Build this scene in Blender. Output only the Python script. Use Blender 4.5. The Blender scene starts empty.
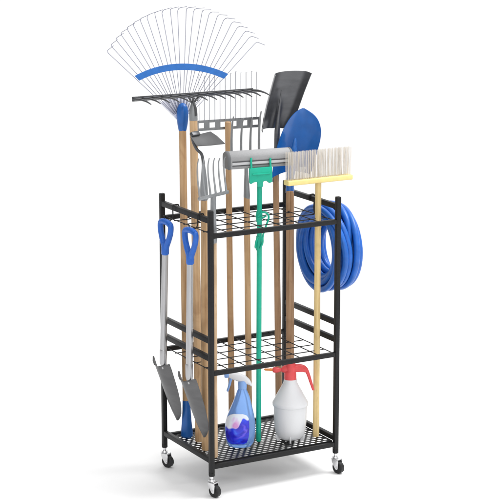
import bpy, bmesh, math, random
from mathutils import Vector as V, Matrix
random.seed(7)
S = bpy.context.scene
COL = S.collection

# ------------------------------------------------------------------ camera
# solved from the photograph; world: near left post of the rack stands at (0,0), x along its front, y to its back
F = 1855.44
CAM = V((-3.4308, -6.3823, 2.658))
CR = V((.87029, -.49254, 0)).normalized()
CF = V((.48062, .84940, -.21801)).normalized()
CU = CR.cross(CF).normalized()
NF = V((CF.x, CF.y, 0)).normalized()          # horizontal viewing direction
UP = V((0, 0, 1))
cd = bpy.data.cameras.new('camera'); cam = bpy.data.objects.new('camera', cd); COL.objects.link(cam)
cam.matrix_world = Matrix(((CR.x, CU.x, -CF.x, CAM.x), (CR.y, CU.y, -CF.y, CAM.y), (CR.z, CU.z, -CF.z, CAM.z), (0, 0, 0, 1)))
cd.sensor_width = 36; cd.lens = F / 500 * 36; cd.clip_end = 400
S.camera = cam

def ray(u, v):
    return CR * ((u - 250) / F) + CU * ((250 - v) / F) + CF
def at(u, v, p0, n):
    """measured photo position -> point on the plane through p0 with normal n"""
    d = ray(u, v); return CAM + d * ((V(p0) - CAM).dot(n) / d.dot(n))
def on_z(u, v, z): return at(u, v, (0, 0, z), UP)
def hdir(t): return V((1, t, 0)).normalized()

# ------------------------------------------------------------------ materials
def mat(name, col, rough=.5, metal=0, spec=.5, coat=0, trans=0, ior=1.45, alpha=1, sss=0):
    m = bpy.data.materials.new(name); m.use_nodes = True
    b = m.node_tree.nodes['Principled BSDF']
    b.inputs['Base Color'].default_value = (*col, 1); b.inputs['Roughness'].default_value = rough
    b.inputs['Metallic'].default_value = metal; b.inputs['Specular IOR Level'].default_value = spec
    b.inputs['Coat Weight'].default_value = coat; b.inputs['Transmission Weight'].default_value = trans
    b.inputs['IOR'].default_value = ior; b.inputs['Alpha'].default_value = alpha
    if sss:
        b.inputs['Subsurface Weight'].default_value = sss
        b.inputs['Subsurface Radius'].default_value = (.02, .02, .02)
    return m
def N(m, t, **kw):
    n = m.node_tree.nodes.new(t)
    for k, v in kw.items(): setattr(n, k, v)
    return n
def L(m, a, b): m.node_tree.links.new(a, b)
def B(m): return m.node_tree.nodes['Principled BSDF']
def ramp(m, fac, stops):
    r = N(m, 'ShaderNodeValToRGB'); e = r.color_ramp.elements
    while len(e) < len(stops): e.new(.5)
    for x, (p, c) in zip(e, stops): x.position = p; x.color = (*c, 1)
    L(m, fac, r.inputs[0]); return r.outputs[0]
def coords(m, scale=(1, 1, 1), loc=(0, 0, 0)):
    t = N(m, 'ShaderNodeTexCoord'); mp = N(m, 'ShaderNodeMapping')
    mp.inputs['Scale'].default_value = scale; mp.inputs['Location'].default_value = loc
    L(m, t.outputs['Object'], mp.inputs[0]); return mp.outputs[0]
def noise(m, vec, scale, detail=4, rough=.55, dist=0):
    n = N(m, 'ShaderNodeTexNoise'); n.inputs['Scale'].default_value = scale; n.inputs['Detail'].default_value = detail
    n.inputs['Roughness'].default_value = rough; n.inputs['Distortion'].default_value = dist
    L(m, vec, n.inputs['Vector']); return n.outputs['Fac']
def speckle(m, col, amt=.12, scale=60, stretch=(1, 1, 1), bump=0, bscale=None, rough=None):
    """mottle a colour a little, optionally roughen the surface"""
    f = noise(m, coords(m, stretch), scale)
    lo = tuple(c * (1 - amt) for c in col); hi = tuple(min(1, c * (1 + amt)) for c in col)
    L(m, ramp(m, f, [(.3, lo), (.7, hi)]), B(m).inputs['Base Color'])
    if rough:
        r = N(m, 'ShaderNodeMapRange'); r.inputs[3].default_value = rough[0]; r.inputs[4].default_value = rough[1]
        L(m, f, r.inputs[0]); L(m, r.outputs[0], B(m).inputs['Roughness'])
    if bump:
        b = N(m, 'ShaderNodeBump'); b.inputs['Strength'].default_value = bump; b.inputs['Distance'].default_value = .001
        L(m, noise(m, coords(m), bscale or scale * 4, 3), b.inputs['Height']); L(m, b.outputs[0], B(m).inputs['Normal'])
    return m
def wood(name, c, shift, rough=.5):
    m = mat(name, c, rough, spec=.35)
    f1 = noise(m, coords(m, (90, 90, 2.2), (shift, shift * 2, shift)), 1.0, 5, .6, .6)
    f2 = noise(m, coords(m, (7, 7, 5), (shift, 1, shift)), 1.2, 3, .5, 1.2)
    dark = tuple(x * k for x, k in zip(c, (.66, .58, .5))); lite = tuple(min(1, x * k) for x, k in zip(c, (1.12, 1.13, 1.15)))
    a = ramp(m, f1, [(.3, dark), (.5, c), (.72, lite)])
    k = ramp(m, f2, [(.3, (.72, .66, .6)), (.5, (1, 1, 1)), (.8, (1.0, 1.0, 1.0))])
    mx = N(m, 'ShaderNodeMix', data_type='RGBA', blend_type='MULTIPLY'); mx.inputs[0].default_value = .8
    L(m, a, mx.inputs[6]); L(m, k, mx.inputs[7]); L(m, mx.outputs[2], B(m).inputs['Base Color'])
    fk = ramp(m, noise(m, coords(m, (60, 60, 9), (shift, 3, shift)), 1.6, 4, .6, .8), [(.26, (.55, .47, .4)), (.36, (1, 1, 1))])
    m4 = N(m, 'ShaderNodeMix', data_type='RGBA', blend_type='MULTIPLY'); m4.inputs[0].default_value = .7; L(m, mx.outputs[2], m4.inputs[6]); L(m, fk, m4.inputs[7]); L(m, m4.outputs[2], B(m).inputs['Base Color'])
    b = N(m, 'ShaderNodeBump'); b.inputs['Strength'].default_value = .25; b.inputs['Distance'].default_value = .001
    L(m, f1, b.inputs['Height']); L(m, b.outputs[0], B(m).inputs['Normal'])
    return m

M = {}
M['black'] = speckle(mat('black_powder_coat', (.0125, .0125, .013), .5, spec=.3), (.0125, .0125, .013), .25, 180, bump=.25, bscale=900)
M['blackwire'] = mat('black_wire_coat', (.016, .015, .015), .5, spec=.35)
M['chrome'] = mat('zinc_plate', (.72, .72, .73), .25, 1)
M['rubber'] = speckle(mat('caster_rubber', (.014, .014, .015), .55), (.014, .014, .015), .3, 90)
M['grey'] = speckle(mat('grey_blade_paint', (.125, .125, .128), .42, .15, .4), (.125, .125, .128), .10, 14, (1, 1, 3), .12, 500)
M['darkgrey'] = speckle(mat('dark_blade_steel', (.082, .083, .088), .36, .5, .5), (.082, .083, .088), .2, 22, (1, 1, 3), .12, 500)
M['shovel'] = speckle(mat('shovel_grey_steel', (.125, .127, .135), .3, .6, .5), (.125, .127, .135), .16, 14, (1, 1, 2.5), .1, 500)
M['hoeblade'] = speckle(mat('dark_hoe_steel', (.06, .06, .062), .5, .1, .4), (.06, .06, .062), .12, 20, bump=.1, bscale=500)
M['steel'] = speckle(mat('forged_grey_steel', (.27, .28, .29), .38, .6), (.27, .28, .29), .14, 40, (1, 1, .3), .1, 400)
M['silver'] = speckle(mat('aluminium_tube', (.44, .44, .45), .3, .9), (.44, .44, .45), .07, 60, (3, 3, .2))
M['wirelight'] = mat('galvanised_wire', (.34, .35, .40), .35, .75)
M['wirefan'] = mat('galvanised_fan_wire', (.30, .31, .40), .35, .6)
M['blue'] = speckle(mat('blue_plastic', (.010, .105, .38), .34, spec=.5), (.010, .105, .38), .1, 30, bump=.1, bscale=400)
M['bluegloss'] = speckle(mat('blue_enamel', (.010, .115, .42), .24, spec=.5, coat=.4), (.010, .115, .42), .10, 24, bump=.08, bscale=300)
M['bluegrip'] = speckle(mat('blue_grip_plastic', (.014, .115, .50), .4, spec=.5), (.014, .115, .50), .1, 40)
M['bluehose'] = speckle(mat('blue_hose_rubber', (.016, .125, .50), .33, spec=.5), (.016, .125, .50), .14, 30)
M['bluebar'] = speckle(mat('blue_brace_plastic', (.02, .14, .46), .4), (.02, .14, .46), .1, 40)
M['green'] = speckle(mat('green_plastic', (.003, .40, .26), .38, spec=.5), (.003, .40, .26), .08, 40)
M['sponge'] = speckle(mat('grey_sponge', (.33, .33, .335), .85, spec=.2), (.33, .33, .335), .05, 160, bump=.3, bscale=300)
M['clamp'] = mat('pale_clamp_plastic', (.50, .50, .51), .45)
M['capgrey'] = mat('grey_end_plastic', (.13, .135, .14), .5)
M['yellow'] = speckle(mat('pale_yellow_paint', (.82, .66, .26), .5), (.82, .66, .26), .06, 40)
M['bristle'] = mat('clear_tan_bristle', (.76, .68, .58), .4)
M['bristlepale'] = mat('milky_bristle', (.90, .86, .80), .4, trans=.3)
M['red'] = speckle(mat('red_plastic', (.68, .07, .075), .35, spec=.5), (.68, .07, .075), .06, 40)
M['orange'] = mat('orange_plastic', (.75, .25, .06), .4)
M['tank'] = mat('milky_white_tank', (.66, .665, .68), .28, sss=.06)
M['whiteplastic'] = mat('white_plastic', (.68, .69, .72), .35)
M['bottle'] = mat('light_blue_bottle', (.27, .50, .95), .14, trans=.55, ior=1.3, coat=.4)
M['triggerblue'] = mat('pale_blue_plastic', (.22, .38, .72), .35)
M['lav'] = mat('pale_lavender_plate', (.84, .85, .92), .5)
M['sticker'] = mat('pale_sticker', (.62, .68, .82), .5)
WB = (.53, .345, .185)
W_ = {}
for i, (nm, c) in enumerate({'leaf': WB, 'bow': (.58, .385, .215), 'hoe': (.53, .345, .185), 'fork': (.56, .40, .25), 'level': (.50, .315, .17), 'cult': (.54, .35, .19),
                             'gshov': (.40, .245, .14), 'bshov': (.40, .245, .14)}.items()):
    W_[nm] = wood('ash_wood_' + nm, c, 3.7 * i + 1)
W_['broom'] = wood('pale_pine', (.70, .53, .25), 40)
W_['broom'].node_tree.nodes['Principled BSDF'].inputs['Roughness'].default_value = .45

# ------------------------------------------------------------------ mesh helpers
class MB:
    def __init__(s): s.b = bmesh.new()
    def tube(s, path, r, seg=14, caps=True, flat=None, fdir=None):
        """path of points, radius (number or list); flat=(a,b) squashes the section along fdir / across it"""
        P = [V(p) for p in path]; n = len(P)
        R = r if isinstance(r, (list, tuple)) else [r] * n
        t0 = (P[1] - P[0]).normalized()
        a = V(fdir) if fdir is not None else (V((1, 0, 0)) if abs(t0.x) < .8 else V((0, 1, 0)))
        rings = []
        for i in range(n):
            if i == 0: t = P[1] - P[0]
            elif i == n - 1: t = P[-1] - P[-2]
            else: t = (P[i + 1] - P[i]).normalized() + (P[i] - P[i - 1]).normalized()
            t.normalize()
            a = (a - t * a.dot(t)).normalized(); c = t.cross(a)
            fa, fb = flat or (1, 1)
            rings.append([s.b.verts.new(P[i] + a * (math.cos(2 * math.pi * k / seg) * R[i] * fa) + c * (math.sin(2 * math.pi * k / seg) * R[i] * fb)) for k in range(seg)])
        for i in range(n - 1):
            for k in range(seg):
                s.b.faces.new((rings[i][k], rings[i][(k + 1) % seg], rings[i + 1][(k + 1) % seg], rings[i + 1][k]))
        if caps:
            s.b.faces.new(list(reversed(rings[0]))); s.b.faces.new(rings[-1])
        return s
    def box(s, c, ax, ay, az, bev=0, seg=2):
        """centre and three half-extent vectors"""
        c, ax, ay, az = V(c), V(ax), V(ay), V(az)
        q = bmesh.new()
        bmesh.ops.create_cube(q, size=2)
        for v in q.verts: v.co = c + ax * v.co.x + ay * v.co.y + az * v.co.z
        bmesh.ops.recalc_face_normals(q, faces=q.faces)
        if bev: bmesh.ops.bevel(q, geom=q.edges[:], offset=bev, segments=seg, profile=.5, affect='EDGES')
        s.merge(q); return s
    def merge(s, q):
        mp = {v: s.b.verts.new(v.co) for v in q.verts}
        for f in q.faces: s.b.faces.new([mp[v] for v in f.verts])
        q.free()
    def loft(s, rings, caps=True, closed=True):
        R = [[s.b.verts.new(p) for p in r] for r in rings]; n = len(R[0])
        for i in range(len(R) - 1):
            for k in range(n if closed else n - 1):
                s.b.faces.new((R[i][k], R[i][(k + 1) % n], R[i + 1][(k + 1) % n], R[i + 1][k]))
        if caps: s.b.faces.new(list(reversed(R[0]))); s.b.faces.new(R[-1])
        return s
    def prism(s, pts, off, bev=0):
        """closed outline extruded by the vector off"""
        q = bmesh.new(); f = q.faces.new([q.verts.new(V(p)) for p in pts])
        r = bmesh.ops.extrude_face_region(q, geom=[f])
        for v in r['geom']:
            if isinstance(v, bmesh.types.BMVert): v.co += V(off)
        bmesh.ops.recalc_face_normals(q, faces=q.faces)
        if bev: bmesh.ops.bevel(q, geom=q.edges[:], offset=bev, segments=2, profile=.5, affect='EDGES')
        s.merge(q); return s
    def sheet(s, grid, th):
        """grid of points (rows x cols) thickened by th along its normals"""
        R, Cn = len(grid), len(grid[0]); nr = []
        for i in range(R):
            row = []
            for j in range(Cn):
                du = grid[i][min(j + 1, Cn - 1)] - grid[i][max(j - 1, 0)]; dv = grid[min(i + 1, R - 1)][j] - grid[max(i - 1, 0)][j]
                n = du.cross(dv); row.append(n.normalized() if n.length > 1e-9 else V((0, -1, 0)))
            nr.append(row)
        a = [[s.b.verts.new(grid[i][j]) for j in range(Cn)] for i in range(R)]
        b = [[s.b.verts.new(grid[i][j] + nr[i][j] * th) for j in range(Cn)] for i in range(R)]
        for i in range(R - 1):
            for j in range(Cn - 1):
                s.b.faces.new((a[i][j], a[i + 1][j], a[i + 1][j + 1], a[i][j + 1]))
                s.b.faces.new((b[i][j], b[i][j + 1], b[i + 1][j + 1], b[i + 1][j]))
        ed = [(0, j) for j in range(Cn)] + [(i, Cn - 1) for i in range(1, R)] + [(R - 1, j) for j in range(Cn - 2, -1, -1)] + [(i, 0) for i in range(R - 2, 0, -1)]
        for k in range(len(ed)):
            i, j = ed[k]; i2, j2 = ed[(k + 1) % len(ed)]
            s.b.faces.new((a[i][j], a[i2][j2], b[i2][j2], b[i][j]))
        return s
    def build(s, name, m, parent=None, root=None, angle=35):
        b = s.b
        bmesh.ops.recalc_face_normals(b, faces=b.faces)
        me = bpy.data.meshes.new(name)
        o = bpy.data.objects.new(name, me); COL.objects.link(o)
        org = V((0, 0, 0))
        if parent is not None:
            o.parent = parent
            r = parent
            while r.parent: r = r.parent
            org = r.location.copy()
        for v in b.verts: v.co -= org
        b.to_mesh(me); b.free()
        me.materials.append(m); me.shade_smooth(); me.set_sharp_from_angle(angle=math.radians(angle))
        return o
def thing(name, loc, label, cat, group=None):
    o = bpy.data.objects.new(name, None); COL.objects.link(o); o.location = loc; o.empty_display_size = .05
    o['label'] = label; o['category'] = cat
    if group: o['group'] = group
    return o
def spline(pts, n=8):
    """Catmull-Rom through the points"""
    P = [V(p) for p in pts]; P = [P[0] * 2 - P[1]] + P + [P[-1] * 2 - P[-2]]; out = []
    for i in range(1, len(P) - 2):
        for k in range(n):
            t = k / n; a, b, c, d = P[i - 1:i + 3]
            out.append(.5 * ((2 * b) + (c - a) * t + (2 * a - 5 * b + 4 * c - d) * t * t + (3 * b - a - 3 * c + d) * t ** 3))
    out.append(P[-2]); return out
def lerp(a, b, t): return a + (b - a) * t
def interp(tab, x):
    for (x0, *a), (x1, *b) in zip(tab, tab[1:]):
        if x <= x1: return [lerp(p, q, (x - x0) / (x1 - x0)) for p, q in zip(a, b)]
    return list(tab[-1][1:])

# ------------------------------------------------------------------ floor
fl = MB(); fl.b.faces.new([fl.b.verts.new(p) for p in ((-70, -30, 0), (70, -30, 0), (70, 90, 0), (-70, 90, 0))])
M['floor'] = mat('white_studio_floor', (.9, .9, .9), .6, spec=.0)
f0 = noise(M['floor'], coords(M['floor']), 3, 2)
L(M['floor'], ramp(M['floor'], f0, [(.3, (.9, .9, .9)), (.7, (.908, .908, .908))]), B(M['floor']).inputs['Base Color'])
fo = fl.build('floor', M['floor']); fo['kind'] = 'structure'

# ------------------------------------------------------------------ rack
RW, RD = .60, .4267
ZP, Z3, ZT, Z2, ZU, ZL, Z1, ZS, ZB, ZC = 1.197, 1.0955, 1.158, .5247, .661, .587, .127, .1525, .137, .088
PLATE = .141
h = .010
rack = thing('storage_rack', (RW / 2, RD / 2, 0), 'black three-tier metal rack on casters holding all the garden tools', 'rack')
corners = [(0, 0), (0, RD), (RW, 0), (RW, RD)]
for x, y in corners:
    m = MB().box((x, y, (ZP + ZC) / 2), (h, 0, 0), (0, h, 0), (0, 0, (ZP - ZC) / 2), .0022)
    po = m.build('post', M['black'], rack)
    MB().box((x, y, ZP + .001), (h - .001, 0, 0), (0, h - .001, 0), (0, 0, .0022), .001).build('end_cap', M['rubber'], po)
    MB().tube([(x, y, ZC - .001), (x, y, ZC + .014)], h * 1.2, 16).build('foot_collar', M['black'], po)
def rail(p, q, hh=.0098, hw=.0092):
    p, q = V(p), V(q); d = (q - p); l = d.length / 2; d.normalize(); s = d.cross(UP)
    MB().box((p + q) / 2, d * l, s * hw, UP * hh, .0018).build('rail', M['black'], rack)
for z in (Z3, Z2, Z1): rail((h, 0, z), (RW - h, 0, z))
for z in (Z3, Z2, ZB): rail((h, RD, z), (RW - h, RD, z))
for x in (0, RW):
    for z in (ZT, ZU, ZL, ZS): rail((x, h, z), (x, RD - h, z), .0112 if z != ZS else .0105)
# wire grid shelves
for z in (Z3, Z2):
    m = MB()
    nx, ny = 7, 5
    for i in range(0, nx + 1):
        x = (.014 if i == 0 else RW - .014 if i == nx else RW * i / nx)
        m.tube([(x, .002, z + .0048), (x, RD - .002, z + .0048)], .0022, 8)
    for j in range(1, ny):
        y = RD * j / ny
        m.tube([(.0118, y, z + .0012), (RW - .0118, y, z + .0012)], .0022, 8)
    m.build('wire_shelf', M['blackwire'], rack)
# perforated bottom tray: staggered oval holes in a real sheet
def perforated(x0, x1, y0, y1, z, px, py, hx, hy, th):
    b = bmesh.new(); ny = round((y1 - y0) / py); py = (y1 - y0) / ny
    def quad(*p): b.faces.new([b.verts.new(q) for q in p])
    for j in range(ny):
        ya, yb = y0 + j * py, y0 + (j + 1) * py; yc = (ya + yb) / 2
        xs = x0 + (px * .5 if j % 2 else 0); x = xs
        if j % 2: quad((x0, ya, z), (xs, ya, z), (xs, yb, z), (x0, yb, z))
        while x + px <= x1 + 1e-6:
            xc = x + px / 2; n = 16
            ou, inn = [], []
            for k in range(n):
                a = 2 * math.pi * (k + .5) / n; c, s_ = math.cos(a), math.sin(a)
                sc = min(px / 2 / max(abs(c), 1e-9), py / 2 / max(abs(s_), 1e-9))
                ou.append([c * sc, s_ * sc])
                e = 1 / (abs(c) ** 2.6 + abs(s_) ** 2.6) ** (1 / 2.6)
                inn.append((xc + c * hx * e, yc + s_ * hy * e))
            # push the outline's nearest points to the exact cell corners
            for sx in (-1, 1):
                for sy in (-1, 1):
                    q = min(range(n), key=lambda k: (ou[k][0] - sx * px / 2) ** 2 + (ou[k][1] - sy * py / 2) ** 2); ou[q] = [sx * px / 2, sy * py / 2]
            vo = [b.verts.new((xc + p[0], yc + p[1], z)) for p in ou]; vi = [b.verts.new((p[0], p[1], z)) for p in inn]; vl = [b.verts.new((p[0], p[1], z - th)) for p in inn]
            for k in range(n):
                b.faces.new((vo[k], vo[(k + 1) % n], vi[(k + 1) % n], vi[k])); b.faces.new((vi[k], vi[(k + 1) % n], vl[(k + 1) % n], vl[k]))
            x += px
        if x < x1 - 1e-6: quad((x, ya, z), (x1, ya, z), (x1, yb, z), (x, yb, z))
    return b
m = MB(); m.merge(perforated(.0095, RW - .0095, .0095, RD - .0095, PLATE, .0296, .0205, .0102, .0068, .0016))
# folded edge lips of the tray
m.box((RW / 2, .0105, PLATE - .008), (RW / 2 - .011, 0, 0), (0, .001, 0), (0, 0, .0076)); m.box((RW / 2, RD - .0105, PLATE - .008), (RW / 2 - .011, 0, 0), (0, .001, 0), (0, 0, .0076))
m.build('perforated_tray', M['black'], rack)
# casters
def caster(x, y, ang):
    d = V((math.cos(ang), math.sin(ang), 0)); a = V((-d.y, d.x, 0)); r = .0262
    wc = V((x, y, 0)) + d * .017 + UP * r
    f = MB()
    f.tube([(x, y, ZC + .004), (x, y, .066)], [.007, .007], 14)
    f.tube([(x, y, .074), (x, y, .066)], [.0125, .0145], 18)
    f.box(V((x, y, .0625)) + d * .006, d * .017, a * .0145, UP * .0022, .001)
    for s in (-1, 1):
        o = a * (.0135 * s)
        base = V((x, y, 0)) + o
        pts = [base - d * .011 + UP * .0645, base + d * .023 + UP * .0645, base + d * .026 + UP * .05, base + d * .024 + UP * .022, base + d * .017 + UP * .0165, base + d * .010 + UP * .021, base - d * .008 + UP * .048]
        f.prism([p - a * .001 for p in pts], a * .002, .0006)
    f.tube([wc - a * .018, wc + a * .018], .0045, 12)
    c = f.build('caster', M['chrome'], rack)
    w = MB(); prof = [(-.0095, .006), (-.0095, .018), (-.0105, .0195), (-.0105, .0235), (-.0085, r), (.0085, r), (.0105, .0235), (.0105, .0195), (.0095, .018), (.0095, .006)]
    w.loft([[wc + a * t + (d * math.cos(2 * math.pi * k / 32) + UP * math.sin(2 * math.pi * k / 32)) * rr for k in range(32)] for t, rr in prof])
    w.build('wheel', M['rubber'], c)
    return c
for (x, y), g in zip(corners, (-68, -64, -72, -60)): caster(x, y, math.radians(g))
# hooks on the side rails
def hook(x, y, side, drop):
    o = side
    zt = ZT + .0145
    path = [(x - o * .013, y, ZT - .008), (x - o * .0135, y, ZT + .008), (x - o * .009, y, zt), (x + o * .009, y, zt), (x + o * .0145, y, ZT + .007), (x + o * .0145, y, ZT - drop + .012),
            (x + o * .020, y, ZT - drop - .003), (x + o * .034, y, ZT - drop - .007), (x + o * .050, y, ZT - drop), (x + o * .056, y, ZT - drop + .016)]
    MB().tube(spline(path, 5), .0028, 8).build('hook', M['blackwire'], rack)

# ------------------------------------------------------------------ long tools standing in the rack
def foot(u, v, z=PLATE + .001): return on_z(u, v, z)
def handle(root, p, q, r0, r1, m, name='handle'):
    n = 24; b = MB()
    pts = [lerp(p, q, i / n) for i in range(n + 1)]
    rr = [lerp(r0, r1, i / n) for i in range(n + 1)]
    pts = [p, p + (q - p).normalized() * .003] + pts[1:-1] + [q - (q - p).normalized() * .003, q]; rr = [r0 * .82, r0] + rr[1:-1] + [r1, r1 * .82]
    return b.tube(pts, rr, 18).build(name, m, root)

# --- leaf rake
F0 = foot(187, 437); rk = thing('leaf_rake', F0, 'wooden leaf rake with wide fan of thin wire tines and curved blue brace', 'rake')
T = at(182.6, 124, F0, NF)
handle(rk, F0 + (T - F0) * .11, T, .0168, .0152, W_['leaf'])
ax = (T - F0).normalized()
g = MB(); g.tube([F0, F0 + ax * .008, F0 + ax * .02, F0 + ax * .07, F0 + ax * .12, F0 + ax * .165, F0 + ax * .168], [.021, .0265, .0262, .0215, .0185, .0172, .015], 20); g.build('grip', M['blue'], rk)
sk = MB(); zz = [(130.5, 3.75), (129, 4.1), (124, 5.0), (117, 5.7), (111, 5.7), (106.5, 4.6), (104, 3.0), (103, 1.0)]
P_ = [at(182.6, v, F0, NF) for v, w in zz]
sk.tube(P_, [w / 233 for v, w in zz], 22, flat=(1, .93), fdir=CR); sk.box(at(183.2, 115, F0, NF) - NF * .0195, CR * .0012, UP * .045, NF * .002, .0006)
sk.build('socket', M['blue'], rk)
FN = V((.05, 1, .02)).normalized()                         # fan plane, turned to the rack's front
HUB = at(182.6, 126, T, FN) + V((0, .012, 0))
def fan(th, r): return at(182.6 + r * math.sin(th), 126 - r * math.cos(th), HUB, FN)
n = 23
for i in range(n):
    t = i / (n - 1); th = math.radians(lerp(-45.6, 41.2, t)); k = (th / math.radians(45))
    R_ = 118 - 11 * k * k if k < 0 else 118 - 7 * k * k
    a0, a1 = fan(th * .8, 14), fan(th, R_)
    rad = (a1 - a0).normalized(); tang = FN.cross(rad) * (1 if FN.cross(UP).dot(CR) > 0 else -1)
    if th < 0: pass
    hk = V((0, -.036, .008)) + tang * .026
    hk *= random.uniform(.88, 1.08)
    dz = V((0, .004 if i % 2 else -.002, 0))
    p = [a0 + dz, lerp(a0, a1, .45) + dz, a1 - rad * .012 + dz, a1 - rad * .003 + hk * .06, a1 + hk * .22, a1 + hk]
    MB().tube(p, [.0013, .0013, .0013, .0013, .0012, .001], 6).build('tine', M['wirefan'], rk)
b = MB(); rows = [[], []]
for i in range(31):
    th = math.radians(lerp(-44, 40.5, i / 30)); k = th / math.radians(45); R_ = 59.5 + 7.5 * k * k
    rows[0].append(fan(th, R_ - 3.2) + V((0, -.005, 0))); rows[1].append(fan(th, R_ + 3.2) + V((0, -.005, 0)))
b.sheet(rows, .004); b.build('brace', M['bluebar'], rk)
b = MB(); rows = [[], []]
for i in range(15):
    th = math.radians(lerp(-44, 30, i / 14)); rows[0].append(fan(th * .75, 4) + V((0, .007, 0))); rows[1].append(fan(th, 31 if th < .1 else 31 - 14 * (th - .1) / .42) + V((0, .007, 0)))
b.sheet(rows, .0015); b.build('fan_plate', M['lav'], rk)

# --- bow rake
F0 = foot(199.5, 441.5); rk = thing('bow_rake', F0, 'wooden rake with long dark grey head of down-curved steel tines', 'rake')
T = at(193.4, 113, F0, NF); handle(rk, F0, T, .0185, .0162, W_['bow'])
ax = (T - F0).normalized()
b = MB(); b.tube([T - ax * .03, T - ax * .005, T + ax * .02, T + ax * .045], [.0172, .0175, .015, .008], 18); b.build('ferrule', M['steel'], rk)
HC = at(194.5, 94.6, F0, NF); eb = V((.98, .196, -.032)).normalized(); et = V((.196, -.98, 0)).normalized()
b = MB(); b.tube(spline([T + ax * .035, T + ax * .05 + eb * .012, HC + eb * .035], 6), .0045, 10); b.tube(spline([T + ax * .035, T + ax * .05 - eb * .012, HC - eb * .035], 6), .0045, 10)
b.tube(spline([T - ax * .01 - NF * .018 + CR * .012, T + ax * .02 - NF * .017 + CR * .011, T + ax * .05 - NF * .008, HC], 6), .0042, 10)
b.build('bow_neck', M['darkgrey'], rk)
Lh, Rh = -.318, .315
b = MB(); b.box(HC + eb * (Lh + Rh) / 2, eb * (Rh - Lh) / 2, UP * .0095, et * .0035, .0012); b.build('head_bar', M['darkgrey'], rk)
for i in range(14):
    s = lerp(Lh + .006, Rh - .006, i / 13); q = HC + eb * s
    p = spline([q, q + et * .045 + UP * .003, q + et * .085 - UP * .001, q + et * random.uniform(.112, .118) - UP * .009], 4)
    nn = len(p); b = MB(); b.tube(p, [lerp(.0078, .0024, (k / (nn - 1)) ** 1.1) for k in range(nn)], 8, flat=(1, .8)); b.build('tine', M['darkgrey'], rk)

# --- hoe
F0 = foot(205.6, 450); rk = thing('garden_hoe', F0, 'wooden hoe with flat grey blade on a curved dark neck', 'hoe')
T = at(204, 196, F0, NF); handle(rk, F0, T, .0168, .0138, W_['hoe'])
ax = (T - F0).normalized()
def hp(u, v, o=0): return at(u, v, F0, NF) - NF * o
b = MB(); b.tube([hp(204, 200), hp(204, 199), hp(204, 194), hp(204, 182), hp(203.8, 172), hp(203.4, 164)], [.0150, .0165, .0165, .0142, .0098, .0062], 16); b.build('socket', M['steel'], rk); b = MB()
b.tube(spline([hp(203.5, 170), hp(203, 160), hp(201.3, 153.6), hp(197.5, 150), hp(194.6, 145), hp(192.6, 138.6, .004), hp(193.5, 134.6, .01)], 6), .0062, 12); b.build('neck', M['darkgrey'], rk)
ew = hdir(.329); ed = (V((.31, -.95, 0)) * .69 - UP * .72).normalized(); bn = ew.cross(ed)
BP = hp(194, 135.5, .012)
def bp(u, v): return at(u, v, BP, bn)
b = MB(); b.prism([bp(190.5, 136.3), bp(210.5, 131.3), bp(217, 135.6), bp(225.5, 143.6), bp(211, 145.2), bp(197, 146)], bn * .003, .0008); b.build('blade', M['hoeblade'], rk)
b = MB(); b.box(bp(195, 134.2) - bn * .001, ew * .022, ed * .010, bn * .008, .003); b.build('blade_clamp', M['darkgrey'], rk)

# --- spading fork in the near corner
F0 = foot(214.7, 457.3); rk = thing('garden_fork', F0, 'fork with six thin pale grey tines above the near left post', 'fork')
T = at(213.6, 232, F0, NF); handle(rk, F0, T, .0135, .0128, W_['fork'])
def hp(u, v, o=0): return at(u, v, F0, NF) - NF * o
b = MB(); b.tube([hp(213.6, 246), hp(213.6, 240), hp(213.5, 222), hp(213.3, 205), hp(213.4, 194.6)], [.0118, .0142, .0122, .0112, .0108], 16); b.build('socket', M['steel'], rk)
ew = hdir(.435); en = V((ew.y, -ew.x, 0)); BC = hp(213.6, 195.4); pxm = 1 / (.600 * 240)
b = MB(); b.box(BC, ew * 14 * pxm, UP * .0068, en * .0055, .003); b.build('head_bar', M['steel'], rk)
for i in range(6):
    s = lerp(-12.6, 12.2, i / 5) * pxm; q = BC + ew * s
    ht = random.uniform(.158, .166) - .004 * i
    p = spline([q, q + UP * .035 - en * .005, q + UP * .08 - en * .0115, q + UP * .125 - en * .0125, q + UP * ht - en * .006], 5); nn = len(p)
    b = MB(); b.tube(p, [lerp(.0048, .0020, k / (nn - 1)) for k in range(nn)], 8); b.build('tine', M['steel'], rk)

# --- spring tine rake with the slotted bar
F0 = foot(232, 425); rk = thing('spring_tine_rake', F0, 'wooden rake with tall straight wire tines in a grey bar of square holes', 'rake')
T = at(228, 121.6, F0, NF); handle(rk, F0, T, .0142, .0128, W_['level'])
def hp(u, v, o=0): return at(u, v, F0, NF) - NF * o
ew = hdir(-.106); en = V((ew.y, -ew.x, 0)); BC = hp(228, 124.6) - ew * 0 + NF * .018; pxm = 1 / (.917 * 229)
q = bmesh.new(); x0, x1 = -30.5 * pxm, 31 * pxm; hh = 5.0 / 224
xs = [x0]; holes = []
for k in range(6):
    c = (-25.5 + 10.4 * k) * pxm; xs += [c - 2.5 * pxm, c + 2.5 * pxm]; holes.append(len(xs) - 2)
xs.append(x1); zs = [-hh, -.5 * hh, .5 * hh, hh]
for i in range(len(xs) - 1):
    for j in range(3):
        if i in holes and j == 1: continue
        q.faces.new([q.verts.new(BC + ew * xs[a] + UP * zs[c]) for a, c in ((i, j), (i + 1, j), (i + 1, j + 1), (i, j + 1))])
bmesh.ops.remove_doubles(q, verts=q.verts, dist=1e-5)
r = bmesh.ops.extrude_face_region(q, geom=q.faces[:])
for v in r['geom']:
    if isinstance(v, bmesh.types.BMVert): v.co += NF * .004
b = MB(); b.merge(q); b.build('head_bar', M['steel'], rk)
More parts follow.
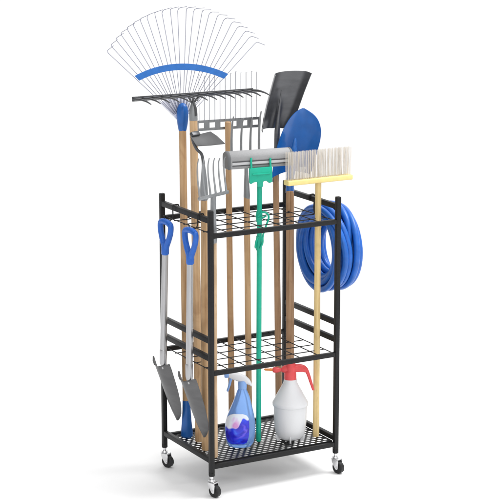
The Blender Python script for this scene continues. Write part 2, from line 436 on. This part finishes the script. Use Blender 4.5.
for i in range(12):
    s = lerp(-27.5, 27.5, i / 11) * pxm; q = BC + ew * s + UP * hh * .8 - NF * .002
    tip = q + UP * (random.uniform(.196, .203) - .006 * (i < 4))
    p = [q, q + UP * .07, tip - UP * .006, tip, tip + ew * .005 - NF * .004 - UP * .001]
    b = MB(); b.tube(p, [.0013] * 4 + [.0011], 6); b.build('tine', M['wirelight'], rk)

# --- four tine fork behind the mop
F0 = foot(249.3, 428); rk = thing('cultivator_fork', F0, 'wooden fork with four thick curved grey tines rising behind the sponge mop', 'fork')
T = at(246.8, 196, F0, NF); handle(rk, F0, T, .0138, .0132, W_['cult'])
def hp(u, v, o=0): return at(u, v, F0, NF) - NF * o
b = MB(); b.tube([hp(246.9, 199), hp(246.9, 196), hp(246.7, 185), hp(246.4, 174), hp(246.2, 164)], [.0128, .0140, .0115, .0085, .0075], 16); b.build('socket', M['steel'], rk)
ew = hdir(-.12); en = V((ew.y, -ew.x, 0)); BC = hp(246, 163); pxm = 1 / (.92 * 230)
b = MB(); b.tube(spline([BC - ew * 13.5 * pxm + UP * .016, BC - ew * 10 * pxm + UP * .003, BC, BC + ew * 10 * pxm + UP * .003, BC + ew * 13 * pxm + UP * .016], 5), .0062, 10); b.build('head_bar', M['steel'], rk)
for i, (s, tv) in enumerate(((-13.5, 120), (-4.3, 120), (4.6, 119.5), (13, 116.5))):
    q = BC + ew * s * pxm + UP * (.012 if i in (0, 3) else 0); ht = (163 - tv) / 224
    p = spline([q, q + UP * ht * .3 - en * .004, q + UP * ht * .62 - en * .001, q + UP * ht * .86 + en * .008, q + UP * ht + en * .02], 5); nn = len(p)
    b = MB(); b.tube(p, [lerp(.0058, .0026, (k / (nn - 1)) ** 1.5) for k in range(nn)], 10); b.build('tine', M['steel'], rk)

# --- grey square shovel
F0 = foot(279.3, 423); rk = thing('square_shovel', F0, 'tall shovel with square dark grey blade and wooden shaft', 'shovel')
T = at(275.8, 170, F0, NF); handle(rk, F0, T, .0155, .0128, W_['gshov'])
def hp(u, v, o=0): return at(u, v, F0, NF) - NF * o
b = MB(); b.tube(spline([hp(275.7, 182), hp(276.2, 165), hp(276.9, 148), hp(277.4, 131), hp(278.6, 116), hp(280.2, 102), hp(281.6, 90)], 5), [.0142] * 5 + [.0138] * 5 + [.0125] * 5 + [.0125 - .0009 * k for k in range(5)] + [.0080 - .0008 * k for k in range(5)] + [.0040 - .0004 * k for k in range(6)], 14, flat=(1, .8), fdir=CR); b.build('socket', M['shovel'], rk)
bn = V((.17, .985, .16)).normalized(); SP = hp(277.5, 131) + NF * .010
Lf = [(130.5, 260.3), (118, 262), (105, 264.8), (90, 268.8), (80, 271.5), (74, 273.2)]; Rt = [(129, 287), (116, 293.2), (104, 297.5), (90, 302.5), (80, 306.4), (71.5, 309.8)]
g_ = []
for (lv, lu), (rv, ru) in zip(Lf, Rt):
    row = []
    for k in range(21):
        t = k / 20; e = abs(2 * t - 1)
        p = at(lerp(lu, ru, t), lerp(lv, rv, t), SP, bn)
        frog = math.exp(-((t - .5 - .02) / .09) ** 2) * max(0, min(1, (lv - 84) / 40))
        dish = (.030 * (1 - e ** 2.2)) - .026 * max(0, (e - .88) / .12)
        row.append(p + bn * dish - bn * .006 * frog)
    g_.append(row)
b = MB(); b.sheet(g_, .0022); b.build('blade', M['shovel'], rk, angle=50)

# --- blue round shovel
F0 = foot(290.3, 426); rk = thing('scoop_shovel', F0, 'shovel with rounded pointed blue blade and wooden shaft with blue sleeve', 'shovel')
T = at(290, 190, F0, NF); handle(rk, F0, T, .0180, .0172, W_['bshov'])
def hp(u, v, o=0): return at(u, v, F0, NF) - NF * o
b = MB(); b.tube(spline([hp(290, 192.5), hp(290, 187), hp(290.4, 178), hp(291.5, 168), hp(293, 156), hp(294.4, 146), hp(295.3, 138)], 4), [.0178] * 4 + [.0172] * 4 + [.0165] * 4 + [.0155] * 4 + [.0125] * 4 + [.0095, .009, .008, .0065, .003], 16, flat=(1, .85), fdir=CR); b.build('socket', M['bluegloss'], rk)
bn = V((.30, .93, .12)).normalized(); SP = hp(291.5, 168) + NF * .012
prof = [(0, 271.7, 177.8, 310.5, 174.2), (.08, 272.4, 172, 312.5, 169), (.2, 273.8, 162, 315.3, 160), (.35, 276.3, 150, 318.4, 149.5), (.5, 280.2, 138, 321.2, 139.5), (.64, 284.8, 128, 322.2, 130.5), (.78, 290.5, 119.5, 320.2, 122), (.88, 295.8, 114.2, 316.3, 116.5), (.95, 300, 111.4, 311.6, 112.8), (1, 304.2, 109.9, 305.8, 110)]
g_ = []
for a in [k / 34 for k in range(35)]:
    wa = min(.05, a, 1 - a); ss = [interp(prof, a + wa * q) for q in (-1, -.5, 0, .5, 1)]; lu, lv, ru, rv = [sum(x) / 5 for x in zip(*ss)]; row = []
    for k in range(19):
        t = k / 18; e = abs(2 * t - 1)
        bow = -3.0 * (1 - e * e) * max(0, 1 - a / .1)
        p = at(lerp(lu, ru, t), lerp(lv, rv, t) + bow, SP, bn)
        row.append(p + bn * (.034 * (1 - e ** 2) * math.sin(math.pi * min(1, .25 + a * .75)) + .03 * a * a))
    g_.append(row)
b = MB(); b.sheet(g_, .0028); b.build('blade', M['bluegloss'], rk, angle=60)
sp = [at(u, v, SP - NF * .002, bn) for u, v in ((299.3, 173.0), (308.8, 172.4), (309.2, 167.6), (299.8, 168.0))]
b = MB(); b.prism([p - bn * .004 + bn * .018 for p in sp], -bn * .0015, .0004); b.build('sticker', M['sticker'], rk)

# --- sponge mop
F0 = foot(258.6, 441); rk = thing('sponge_mop', F0, 'green handled sponge mop with wide light grey head in middle of rack', 'mop')
T = at(259.6, 180, F0, NF); handle(rk, F0, T, .0112, .0108, M['green'])
def hp(u, v, o=0): return at(u, v, F0, NF) - NF * o
ew = hdir(-.13); en = V((ew.y, -ew.x, 0)); HC = hp(258.2, 158.4) + NF * .008; pxm = 1 / (.93 * 235); hl = 30.5 * pxm
def sect(s, sc=1.0, oo=0):
    pts = []
    for k in range(20):                      # rounded top, flat bottom
        a = math.pi * k / 19; pts.append((math.cos(a) * .031, math.sin(a) * .024 + .012))
    pts += [(-.031, -.030), (-.026, -.035), (.026, -.035), (.031, -.030)]
    return [HC + ew * s + en * x * sc + UP * z * sc for x, z in pts]
b = MB(); b.loft([sect(-hl, .9), sect(-hl + .005, 1), sect(hl - .005, 1), sect(hl, .9)]); b.build('sponge', M['sponge'], rk, angle=40)
b = MB(); b.loft([sect(-hl - .006, .94), sect(-hl - .001, 1.04), sect(-hl + .006, 1.04)]); b.build('end_cap', M['capgrey'], rk, angle=40); b = MB(); b.loft([sect(hl - .006, 1.03), sect(hl + .001, 1.03), sect(hl + .004, .95)]); b.build('end_cap', M['capgrey'], rk, angle=40)
for z in (-.004, -.021):  # thin dark strips standing in for the shade of two grooves along the head
    b = MB(); b.box(HC + en * .0325 + UP * z, ew * (hl - .014), en * .0018, UP * .0018, .0008); b.build('groove_strip', M['darkgrey'], rk)
b = MB(); b.box(HC + en * .0315 + UP * -.0125, ew * (hl - .013), en * .0014, UP * .0058, .0008); b.build('clamp_plate', M['clamp'], rk)
def mp(u, v): return at(u, v, HC + en * .036, en)
b = MB(); b.prism([mp(248.6, 168.2), mp(271.4, 166.2), mp(271.6, 181.4), mp(268.6, 182.8), mp(265.6, 180.4), mp(262.6, 181), mp(262.2, 186.5), mp(257, 186.8), mp(256.6, 181.6), mp(253.2, 182), mp(250, 184), mp(248.8, 182.5)], en * .012, .003)
for u in (251, 270.2):
    b.tube(spline([mp(u, 170) + en * .006, mp(u - .1, 164) + en * .004, mp(u - .2, 160.5) + en * .004, mp(u + .2, 158) + en * .001], 4), .0042, 10)
b.box(mp(260, 173.4) + en * .0135, ew * .040, UP * .0035, en * .003, .002)
b.build('bracket', M['green'], rk)
b = MB(); b.tube([hp(258.9, 250), hp(258.9, 244), hp(259.1, 236)], [.0118, .0142, .0118], 14)
b.tube([hp(259.2, 222), hp(259.2, 216), hp(259.3, 211)], [.0118, .015, .0118], 14)
b.tube(spline([hp(258, 216, .014), hp(262, 211.6, .017), hp(266.5, 212, .02), hp(268.8, 216, .02), hp(266.8, 223, .022), hp(264.4, 229, .022), hp(262.8, 236, .022), hp(262.6, 242, .018), hp(260, 248, .014)], 5), .0042, 10)
b.tube(spline([hp(258.4, 236, .012), hp(256.2, 241, .014), hp(255.4, 247.5, .016)], 4), [.0045] * 8 + [.003], 8)
b.tube(spline([hp(258, 217.5, .013), hp(262.4, 217, .016), hp(266.2, 215, .018)], 4), .0036, 8)
b.build('squeeze_lever', M['green'], rk)

# --- broom
F0 = foot(316, 436.5); rk = thing('broom', F0, 'broom with pale yellow block and see-through upright bristles', 'broom')
T = at(318.4, 181.5, F0, NF); handle(rk, F0, T, .0140, .0132, W_['broom'])
def hp(u, v, o=0): return at(u, v, F0, NF) - NF * o
ew = hdir(.0); en = V((ew.y, -ew.x, 0)); HC = hp(318.6, 179.7); pxm = 1 / (.872 * 235); hl = 32.2 * pxm
b = MB(); b.box(HC, ew * hl, en * .021, UP * .0105, .004, 3); b.build('block', M['yellow'], rk)
b = MB()
def fibre(c, o, lean, H_, r_):
    b.tube([c + o * .6, c + o + lean * .3 + UP * .05, c + o + lean + UP * H_], [r_, r_, r_ * .85], 4, caps=False)
for rI, ro in enumerate((-.010, .010)):
    for i in range(20):
        c = HC + ew * lerp(-hl + .006, hl - .006, i / 19) + en * ro + UP * .009
        for k in range(4):
            a = random.uniform(0, 6.28); rr = .0012 * math.sqrt(random.random())
            fibre(c, ew * math.cos(a) * rr + en * math.sin(a) * rr * 3, ew * random.uniform(-.0007, .0007) + en * random.uniform(-.003, .003), random.uniform(.117, .119), .00044)
b.build('bristle_tufts', M['bristle'], rk); b = MB()
for i in range(520):
    c = HC + ew * lerp(-hl + .005, hl - .005, (i + random.random()) / 520) + en * random.uniform(-.014, .014) + UP * .009
    fibre(c, ew * 0, ew * random.uniform(-.0008, .0008) + en * random.uniform(-.002, .002), random.uniform(.1172, .1184), .00042)
b.build('bristles', M['bristlepale'], rk)

# ------------------------------------------------------------------ blue hose
HX = RW + .034
HCN = at(318, 247.5, (HX, 0, 0), V((1, 0, 0)))
hose_layers = [(.052, .170), (.026, .172), (.000, .166), (.004, .138), (.030, .140), (.060, .142), (.079, .176), (.104, .168), (.118, .146), (.092, .140), (.096, .112), (.034, .118), (.010, .122), (-.002, .146), (.024, .152), (.060, .118)]
path = []; K = 56
for i, (dx, rr) in enumerate(hose_layers):
    dx2, rr2 = hose_layers[min(i + 1, len(hose_layers) - 1)]
    ph = random.uniform(0, 6.28); amp = random.uniform(.003, .009); oz = random.uniform(-.004, .004); oy = random.uniform(-.005, .005)
    for k in range(K):
        a = 2 * math.pi * k / K; w = max(0, (k / K - .72) / .28); w = w * w * (3 - 2 * w)
        r_ = lerp(rr, rr2, w) + amp * math.sin(2 * a + ph) * (1 - w) * min(1, k / 12); x_ = lerp(dx, dx2, w) + amp * .8 * math.sin(a + ph) * (1 - w) * min(1, k / 12)
        sag = 1.06 if math.cos(a + 2.2) < 0 else 1.0
        ang = a - .06
        path.append(V((HX + x_, HCN.y + oy * (1 - w) * min(1, k / 12) + math.sin(ang) * r_ * 1.02, HCN.z + oz * (1 - w) * min(1, k / 12) + math.cos(ang) * r_ * 1.035)))
hz = MB(); hz.tube(path, .0136, 14)
hose = hz.build('garden_hose', M['bluehose'], None)
hose['label'] = 'thick coil of blue hose hung on right side of rack'; hose['category'] = 'hose'
MB().tube(spline([(RW - .012, HCN.y, ZT - .006), (RW - .0125, HCN.y, ZT + .012), (RW + .012, HCN.y, ZT + .0142), (RW + .0145, HCN.y, ZT - .01), (RW + .0145, HCN.y, ZT - .056), (RW + .03, HCN.y, ZT - .074), (RW + .10, HCN.y, ZT - .074), (RW + .145, HCN.y, ZT - .072), (RW + .150, HCN.y, ZT - .062)], 5), .004, 8).build('hook', M['blackwire'], rack)

# ------------------------------------------------------------------ two D-handled spades on the left side
SX = -.054
def spade(gu, gv, su, sv, label, scale=1.0):
    X = V((1, 0, 0))
    G = at(gu, gv, (SX, 0, 0), X)                      # middle of the cross bar
    E_ = at(su, sv, (SX, 0, 0), X)                     # shaft foot at the blade
    root = thing('hand_spade', G, label, 'spade', 'spades hanging on the left side rail')
    ax = (E_ - G).normalized(); w = V((.10, -.99, 0)).normalized(); w = (w - ax * w.dot(ax)).normalized(); nn = w.cross(ax)
    if nn.x < 0: nn = -nn
    hw = .036
    b = MB()
    b.tube(spline([G - w * hw * .98 + ax * .004, G - w * hw * .5 - ax * .002, G - ax * .003, G + w * hw * .5 - ax * .002, G + w * hw * .98 + ax * .004], 5), .0125, 14)
    for s in (-1, 1):
        b.tube(spline([G + w * s * hw * .85 - ax * .002, G + w * s * (hw + .003) + ax * .012, G + w * s * (hw + .001) + ax * .038, G + w * s * hw * .74 + ax * .066, G + w * s * hw * .36 + ax * .092, G + w * s * .003 + ax * .116], 5), [.0105] * 2 + [.0122] * 14 + [.0128] * 10, 14, flat=(1, .92))
    b.tube([G + ax * .086, G + ax * .104, G + ax * .133, G + ax * .137], [.012, .0165, .0163, .014], 16)
    b.build('grip', M['bluegrip'], root)
    b = MB(); S0, S1 = G + ax * .130, E_
    b.tube([S0, lerp(S0, S1, .5), S1 - ax * .065], [.0135, .0138, .0145], 16); b.build('shaft', M['silver'], root)
    b = MB(); b.tube([S1 - ax * .075, S1 - ax * .07, S1 - ax * .02, S1 + ax * .006 + X * .004, S1 + ax * .02 + X * .022], [.0145, .0160, .0152, .012, .007], 16); b.build('socket', M['silver'], root)
    # blade: wide axis along the rack's side, kicked in under the rack
    bl = (ax + X * .36).normalized(); bw = w; bnn = bl.cross(bw)
    if bnn.x > 0: bnn = -bnn                          # outer face
    Ln = .292 * scale; g_ = []; WS = .026 if bw.y > 0 else -.026
    for i in range(15):
        t = i / 14; row = []
        hwid = interp([(0, .062), (.05, .064), (.45, .063), (.7, .056), (.86, .039), (.95, .021), (1, .004)], t)[0]
        for k in range(17):
            e = (k / 16) * 2 - 1
            dish = .030 * (1 - abs(e) ** 1.9) * (1 - .75 * t ** 1.5) + .016 * t * t
            row.append(S1 + bl * (t * Ln - .012 + .014 * (1 - abs(e)) * (1 - t) ** 6) + bw * (e * hwid + WS) + bnn * (dish - .014) )
        g_.append(row)
    b = MB(); b.sheet(g_, .0022); b.build('blade', M['grey'], root, angle=50)
    # rolled foot tread along the blade's top edge
    for s in (-1, 1):
        b = MB(); b.tube([g_[0][8 + 8 * s] + bnn * .002, g_[0][8 + 5 * s] + bnn * .002, g_[0][8 + 2 * s] + bnn * .002], .0032, 8); b.build('foot_tread', M['grey'], root)
    hook(0, G.y + .012, -1, ZT - G.z + .0005 - .0115)
    return root
spade(165.8, 222.5, 163.2, 366, 'blue handled grey spade hung at the far left back post')
spade(190.4, 231, 189.2, 381, 'blue handled grey spade hung between the two left posts')

# ------------------------------------------------------------------ spray bottle
F0 = foot(240.2, 446.5); bt = thing('spray_bottle', F0, 'light blue spray bottle with white trigger head and blue swirl label', 'bottle')
ex = CR.copy(); ey = V((ex.y, -ex.x, 0))            # ey points to the viewer
if ey.dot(NF) > 0: ey = -ey
pm = 1 / 236.5; zk = pm / .976
def bsec(v, ul, ur, dep, shift=0, nseg=36, p=2.4):
    z = (451.5 - v) * zk; c = F0 + UP * z + ex * (((ul + ur) / 2 - 240.2) * pm); hw = (ur - ul) / 2 * pm; out = []
    for k in range(nseg):
        a = 2 * math.pi * k / nseg; ca, sa = math.cos(a), math.sin(a)
        out.append(c + ex * (math.copysign(abs(ca) ** (2 / p), ca) * hw) + ey * (math.copysign(abs(sa) ** (2 / p), sa) * dep))
    return out
tab = [(451.5, 231.5, 248.5, .022), (450.3, 228.8, 251.4, .030), (447, 226.8, 253.6, .034), (441, 225.6, 254.9, .0365), (433, 225.0, 255.4, .0375), (426, 225.6, 255.2, .037), (419, 227.6, 254.2, .035), (412, 230.6, 252.6, .0315), (405, 233.6, 250.8, .027), (400, 235.4, 249.4, .0235), (396, 236.8, 247.8, .020), (393.6, 237.8, 246.8, .017), (392.8, 238.4, 246.6, .0165), (388, 238.4, 246.6, .0165)]
b = MB(); b.loft([bsec(v, a, c, d, p=2.4 if v > 397 else 2.0) for v, a, c, d in tab]); b.build('bottle_body', M['bottle'], bt, angle=50)
# label: a wrapped sheet hugging the front of the body
LT = mat('swirl_label', (.8, .8, .9), .25, coat=.4)
LZ0, LZ1 = (446.5 - 446.5) * zk, 0
def labpt(a, v, lift=.0012):
    ul, ur, d = interp([(x[0] * -1, *x[1:]) for x in tab], -v)
    z = (451.5 - v) * zk; c = F0 + UP * z + ex * (((ul + ur) / 2 - 240.2) * pm); hw = (ur - ul) / 2 * pm
    ca, sa = math.cos(a), math.sin(a); pp = 2 / 2.4
    x = math.copysign(abs(ca) ** pp, ca); y = abs(sa) ** pp
    return c + ex * (x * (hw + lift)) + ey * (y * (d + lift))
g_ = []
lab = [(446.6, 231.5, 243.5), (445.2, 229, 246.4), (442, 227.2, 248.0), (437, 226.3, 248.9), (430, 226.0, 249.2), (424, 226.6, 249.0), (420, 228.0, 248.4), (417.4, 230.6, 246.6), (416.0, 234.2, 243.0)]
for v, a, c in lab:
    ul, ur, d = interp([(x[0] * -1, *x[1:]) for x in tab], -v); row = []
    for k in range(17):
        u = lerp(a, c, k / 16); xx = max(-.985, min(.985, (u - (ul + ur) / 2) / ((ur - ul) / 2)))
        ca = math.copysign(abs(xx) ** 1.2, xx); row.append(labpt(math.acos(ca), v))
    g_.append(row)
# procedural swirl in the label's own object coordinates (x along ex, z up)
tc = N(LT, 'ShaderNodeTexCoord')
dx_ = N(LT, 'ShaderNodeVectorMath', operation='DOT_PRODUCT'); dx_.inputs[1].default_value = ex; L(LT, tc.outputs['Object'], dx_.inputs[0])
sep = N(LT, 'ShaderNodeSeparateXYZ'); L(LT, tc.outputs['Object'], sep.inputs[0])
cmb = N(LT, 'ShaderNodeCombineXYZ'); L(LT, dx_.outputs['Value'], cmb.inputs[0]); L(LT, sep.outputs['Z'], cmb.inputs[1])
def math_(op, a, b=None):
    n_ = N(LT, 'ShaderNodeMath', operation=op)
    for i, x in enumerate((a, b)):
        if x is None: continue
        if isinstance(x, (int, float)): n_.inputs[i].default_value = x
        else: L(LT, x, n_.inputs[i])
    return n_.outputs[0]
wn = N(LT, 'ShaderNodeTexNoise'); wn.inputs['Scale'].default_value = 22; wn.inputs['Detail'].default_value = 1; L(LT, cmb.outputs[0], wn.inputs['Vector'])
warp = math_('MULTIPLY', math_('SUBTRACT', wn.outputs['Fac'], .5), .034)
X_, Z_ = dx_.outputs['Value'], sep.outputs['Z']
# deep blue below a wave that rises to the right
st_ = N(LT, 'ShaderNodeMapRange'); st_.interpolation_type = 'SMOOTHSTEP'; st_.inputs[1].default_value = -.022; st_.inputs[2].default_value = .022; L(LT, X_, st_.inputs[0])
wave = math_('ADD', math_('MULTIPLY', st_.outputs[0], .040), math_('ADD', .093, math_('MULTIPLY', math_('SINE', math_('MULTIPLY', X_, 170)), .004)))
dpt = math_('ADD', math_('SUBTRACT', wave, Z_), math_('MULTIPLY', warp, 1.2))
bl_ = N(LT, 'ShaderNodeMapRange'); bl_.inputs[1].default_value = -.003; bl_.inputs[2].default_value = .004; L(LT, dpt, bl_.inputs[0])
n2 = N(LT, 'ShaderNodeTexNoise'); n2.inputs['Scale'].default_value = 15; n2.inputs['Detail'].default_value = 2; n2.inputs['Distortion'].default_value = 1.6; L(LT, cmb.outputs[0], n2.inputs['Vector'])
w2 = math_('MULTIPLY', math_('SUBTRACT', n2.outputs['Fac'], .5), .05)
rr_ = math_('SQRT', math_('ADD', math_('POWER', math_('ADD', X_, .016), 2), math_('POWER', math_('SUBTRACT', Z_, .082), 2)))
ring = math_('ADD', rr_, w2)
deepb = ramp(LT, n2.outputs['Fac'], [(.28, (.006, .004, .24)), (.44, (.008, .010, .62)), (.58, (.012, .06, .85)), (.72, (.05, .24, .92))])
cres = ramp(LT, math_('MULTIPLY', ring, 18), [(.0, (0, 0, 0)), (.48, (0, 0, 0)), (.62, (1, 1, 1)), (.74, (0, 0, 0))])
side = N(LT, 'ShaderNodeMapRange'); side.interpolation_type = 'SMOOTHSTEP'; side.inputs[1].default_value = -.02; side.inputs[2].default_value = .016; L(LT, math_('SUBTRACT', X_, math_('MULTIPLY', math_('SUBTRACT', Z_, .075), .5)), side.inputs[0])
m3 = N(LT, 'ShaderNodeMix', data_type='RGBA'); L(LT, math_('MULTIPLY', math_('MULTIPLY', cres, side.outputs[0]), .8), m3.inputs[0]); L(LT, deepb, m3.inputs[6]); m3.inputs[7].default_value = (.16, .10, .90, 1)
deep = m3.outputs[2]
pk = N(LT, 'ShaderNodeMapRange'); pk.inputs[1].default_value = .026; pk.inputs[2].default_value = .004; L(LT, math_('ADD', math_('SQRT', math_('ADD', math_('POWER', math_('ADD', X_, .022), 2), math_('POWER', math_('SUBTRACT', Z_, .109), 2))), math_('ADD', math_('MULTIPLY', warp, 1.6), w2)), pk.inputs[0])
top = ramp(LT, pk.outputs[0], [(.0, (.74, .80, .90)), (.35, (.70, .66, .86)), (.75, (.72, .40, .74)), (1, (.66, .30, .66))])
mx = N(LT, 'ShaderNodeMix', data_type='RGBA'); L(LT, bl_.outputs[0], mx.inputs[0]); L(LT, top, mx.inputs[6]); L(LT, deep, mx.inputs[7]); L(LT, mx.outputs[2], B(LT).inputs['Base Color'])
b = MB(); b.sheet(g_, .0006); b.build('label', LT, bt, angle=60)
def sp_(u, v, o=0): return F0 + ex * ((u - 240.2) * pm) + UP * ((451.5 - v) * zk) + ey * o
b = MB(); b.tube([sp_(242.5, 392.2), sp_(242.5, 389.5), sp_(242.5, 386.4), sp_(242.3, 384.6)], [.0188, .0192, .0192, .016], 24); b.build('screw_collar', M['bluegrip'] if False else M['triggerblue'], bt)
b = MB()
hd = [(229.2, 376.8, 381.4, .0105), (231, 376.2, 382.6, .0118), (236, 376.6, 384.6, .0125), (241, 377.6, 386.6, .0135), (246, 380.0, 387.8, .0135), (249.4, 383.2, 388.8, .012), (251.4, 386.6, 390.4, .009), (251.9, 388.2, 390.0, .004)]
rg = []
for u, va, vb, d in hd:
    hh = (vb - va) / 2; rg.append([sp_(u, (va + vb) / 2 - math.copysign(abs(math.sin(2 * math.pi * k / 20)) ** .8, math.sin(2 * math.pi * k / 20)) * hh, math.copysign(abs(math.cos(2 * math.pi * k / 20)) ** .8, math.cos(2 * math.pi * k / 20)) * d) for k in range(20)])
b.loft(rg); b.build('trigger_head', M['whiteplastic'], bt, angle=50)
b = MB(); b.tube([sp_(229.8, 379), sp_(228.6, 379), sp_(225.8, 379.2), sp_(224.6, 379.3)], [.0085, .0125, .0125, .0105], 8); b.build('nozzle', M['triggerblue'], bt, angle=30)
b = MB(); tp = spline([sp_(231.6, 381), sp_(230.6, 385), sp_(229.4, 390), sp_(227.6, 395.4)], 5); b.tube(tp, [.0085] * 5 + [.0078] * 5 + [.0066] * 5 + [.005], 12, flat=(.75, 1), fdir=ex); b.build('trigger', M['triggerblue'], bt)

# ------------------------------------------------------------------ pump sprayer
F0 = foot(290.2, 439.5); ps = thing('pump_sprayer', F0, 'milky white pressure sprayer with red pump head and lever', 'sprayer')
pm = 1 / 233.6; zk = pm / .976; V0 = 443.5
def sp_(u, v, o=0): return F0 + ex * ((u - 290.2) * pm) + UP * ((V0 - v) * zk) + ey * o
prof = [(441.2, 6), (441.6, 9.5), (440.4, 12.2), (437.5, 14.2), (431, 15.6), (422, 16.3), (411, 16.5), (408.6, 16.6), (408.2, 17.4), (407.6, 17.8), (405.4, 17.8), (404.6, 17.5), (403.8, 16.9), (401, 15.4), (395, 12.2), (390, 9.3), (387, 7.7), (385.5, 7.0), (382, 6.4)]
b = MB(); b.loft([[sp_(290.2, v) + (ex * math.cos(2 * math.pi * k / 40) + ey * math.sin(2 * math.pi * k / 40)) * r_ * pm for k in range(40)] for v, r_ in prof]); b.build('tank', M['tank'], ps, angle=50)
for k, an in enumerate((20, 90, 160, 270)):
    a = math.radians(an); dr = ex * math.cos(a) + ey * math.sin(a); c = sp_(290.2, V0) + dr * 13.2 * pm; tg = dr.cross(UP)
    b = MB(); b.prism([c + dr * .004 - tg * .0035, c - dr * .010 - tg * .0035, c - dr * .010 - tg * .0035 + UP * .018, c + dr * .012 - tg * .0035 + UP * .034], tg * .007, .0015); b.build('foot', M['tank'], ps)
b = MB(); b.tube([sp_(290, 385), sp_(290, 383.6), sp_(290, 377), sp_(290, 374)], [.0255, .0268, .0262, .023], 28); b.build('cap', M['red'], ps)
b = MB()
b.tube([sp_(290.6, 376), sp_(290.6, 371), sp_(290.6, 368), sp_(290.6, 364.4)], [.022, .024, .0222, .017], 20)
hd = [(281.6, 372.6, 2.6, .011), (284, 372.2, 3.6, .016), (289, 371.6, 4.4, .019), (296, 371.4, 3.9, .017), (302, 372.0, 3.1, .013), (306, 373.2, 2.6, .011)]
b.loft([[sp_(u, v - math.sin(2 * math.pi * k / 16) * hh, math.cos(2 * math.pi * k / 16) * d) for k in range(16)] for u, v, hh, d in hd])
b.build('pump_head', M['red'], ps, angle=50)
b = MB(); pth = spline([sp_(294, 369.8), sp_(301, 369.6), sp_(305.2, 371.8), sp_(308, 378), sp_(310.6, 386), sp_(313, 393.2)], 5); nn = len(pth)
b.tube(pth, [lerp(.0125, .0062, (k / (nn - 1))) for k in range(nn)], 12, flat=(.85, 1), fdir=UP); b.build('lever', M['red'], ps)
b = MB(); b.tube([sp_(283, 372.8), sp_(280.5, 373), sp_(279.5, 373), sp_(277.5, 373), sp_(274, 373), sp_(272.6, 373)], [.0075, .0075, .0085, .0125, .0125, .0095], 14); b.build('nozzle', M['red'], ps, angle=30)
b = MB(); b.tube([sp_(273, 373), sp_(270, 372.8), sp_(269.4, 372.8), sp_(265, 372.6), sp_(264.2, 372.5)], [.0065, .0065, .0055, .005, .003], 12); b.build('nozzle_tip', M['orange'], ps)

# ------------------------------------------------------------------ light
w = bpy.data.worlds.new('World'); S.world = w; w.use_nodes = True
bg = w.node_tree.nodes['Background']; bg.inputs[1].default_value = 1.64
class _T: pass
wt = _T(); wt.node_tree = w.node_tree                    # bright studio with darker flags to the left and right of the set
tcw = N(wt, 'ShaderNodeTexCoord'); dw = N(wt, 'ShaderNodeVectorMath', operation='DOT_PRODUCT'); dw.inputs[1].default_value = CR; L(wt, tcw.outputs['Generated'], dw.inputs[0])
mw = N(wt, 'ShaderNodeMapRange'); mw.inputs[1].default_value = -1; mw.inputs[2].default_value = 1; L(wt, dw.outputs['Value'], mw.inputs[0])
L(wt, ramp(wt, mw.outputs[0], [(0, (.16,) * 3), (.2, (.34,) * 3), (.42, (.93,) * 3), (.66, (.95,) * 3), (.86, (.55,) * 3), (1, (.35,) * 3)]), bg.inputs[0])
def area(loc, tgt, size, power):
    d = bpy.data.lights.new('studio_softbox', 'AREA'); d.shape = 'SQUARE'; d.size = size; d.energy = power
    o = bpy.data.objects.new('studio_softbox', d); COL.objects.link(o); o.location = loc
    o.rotation_euler = (V(tgt) - V(loc)).to_track_quat('-Z', 'Y').to_euler(); return o
area((2.05, -.55, 4.25), (.25, .2, .4), 1.7, 120)
S.view_settings.view_transform = 'Standard'; S.view_settings.look = 'None'; S.view_settings.exposure = 0; S.view_settings.gamma = 1
S.render.engine = 'CYCLES'; S.cycles.max_bounces = 8
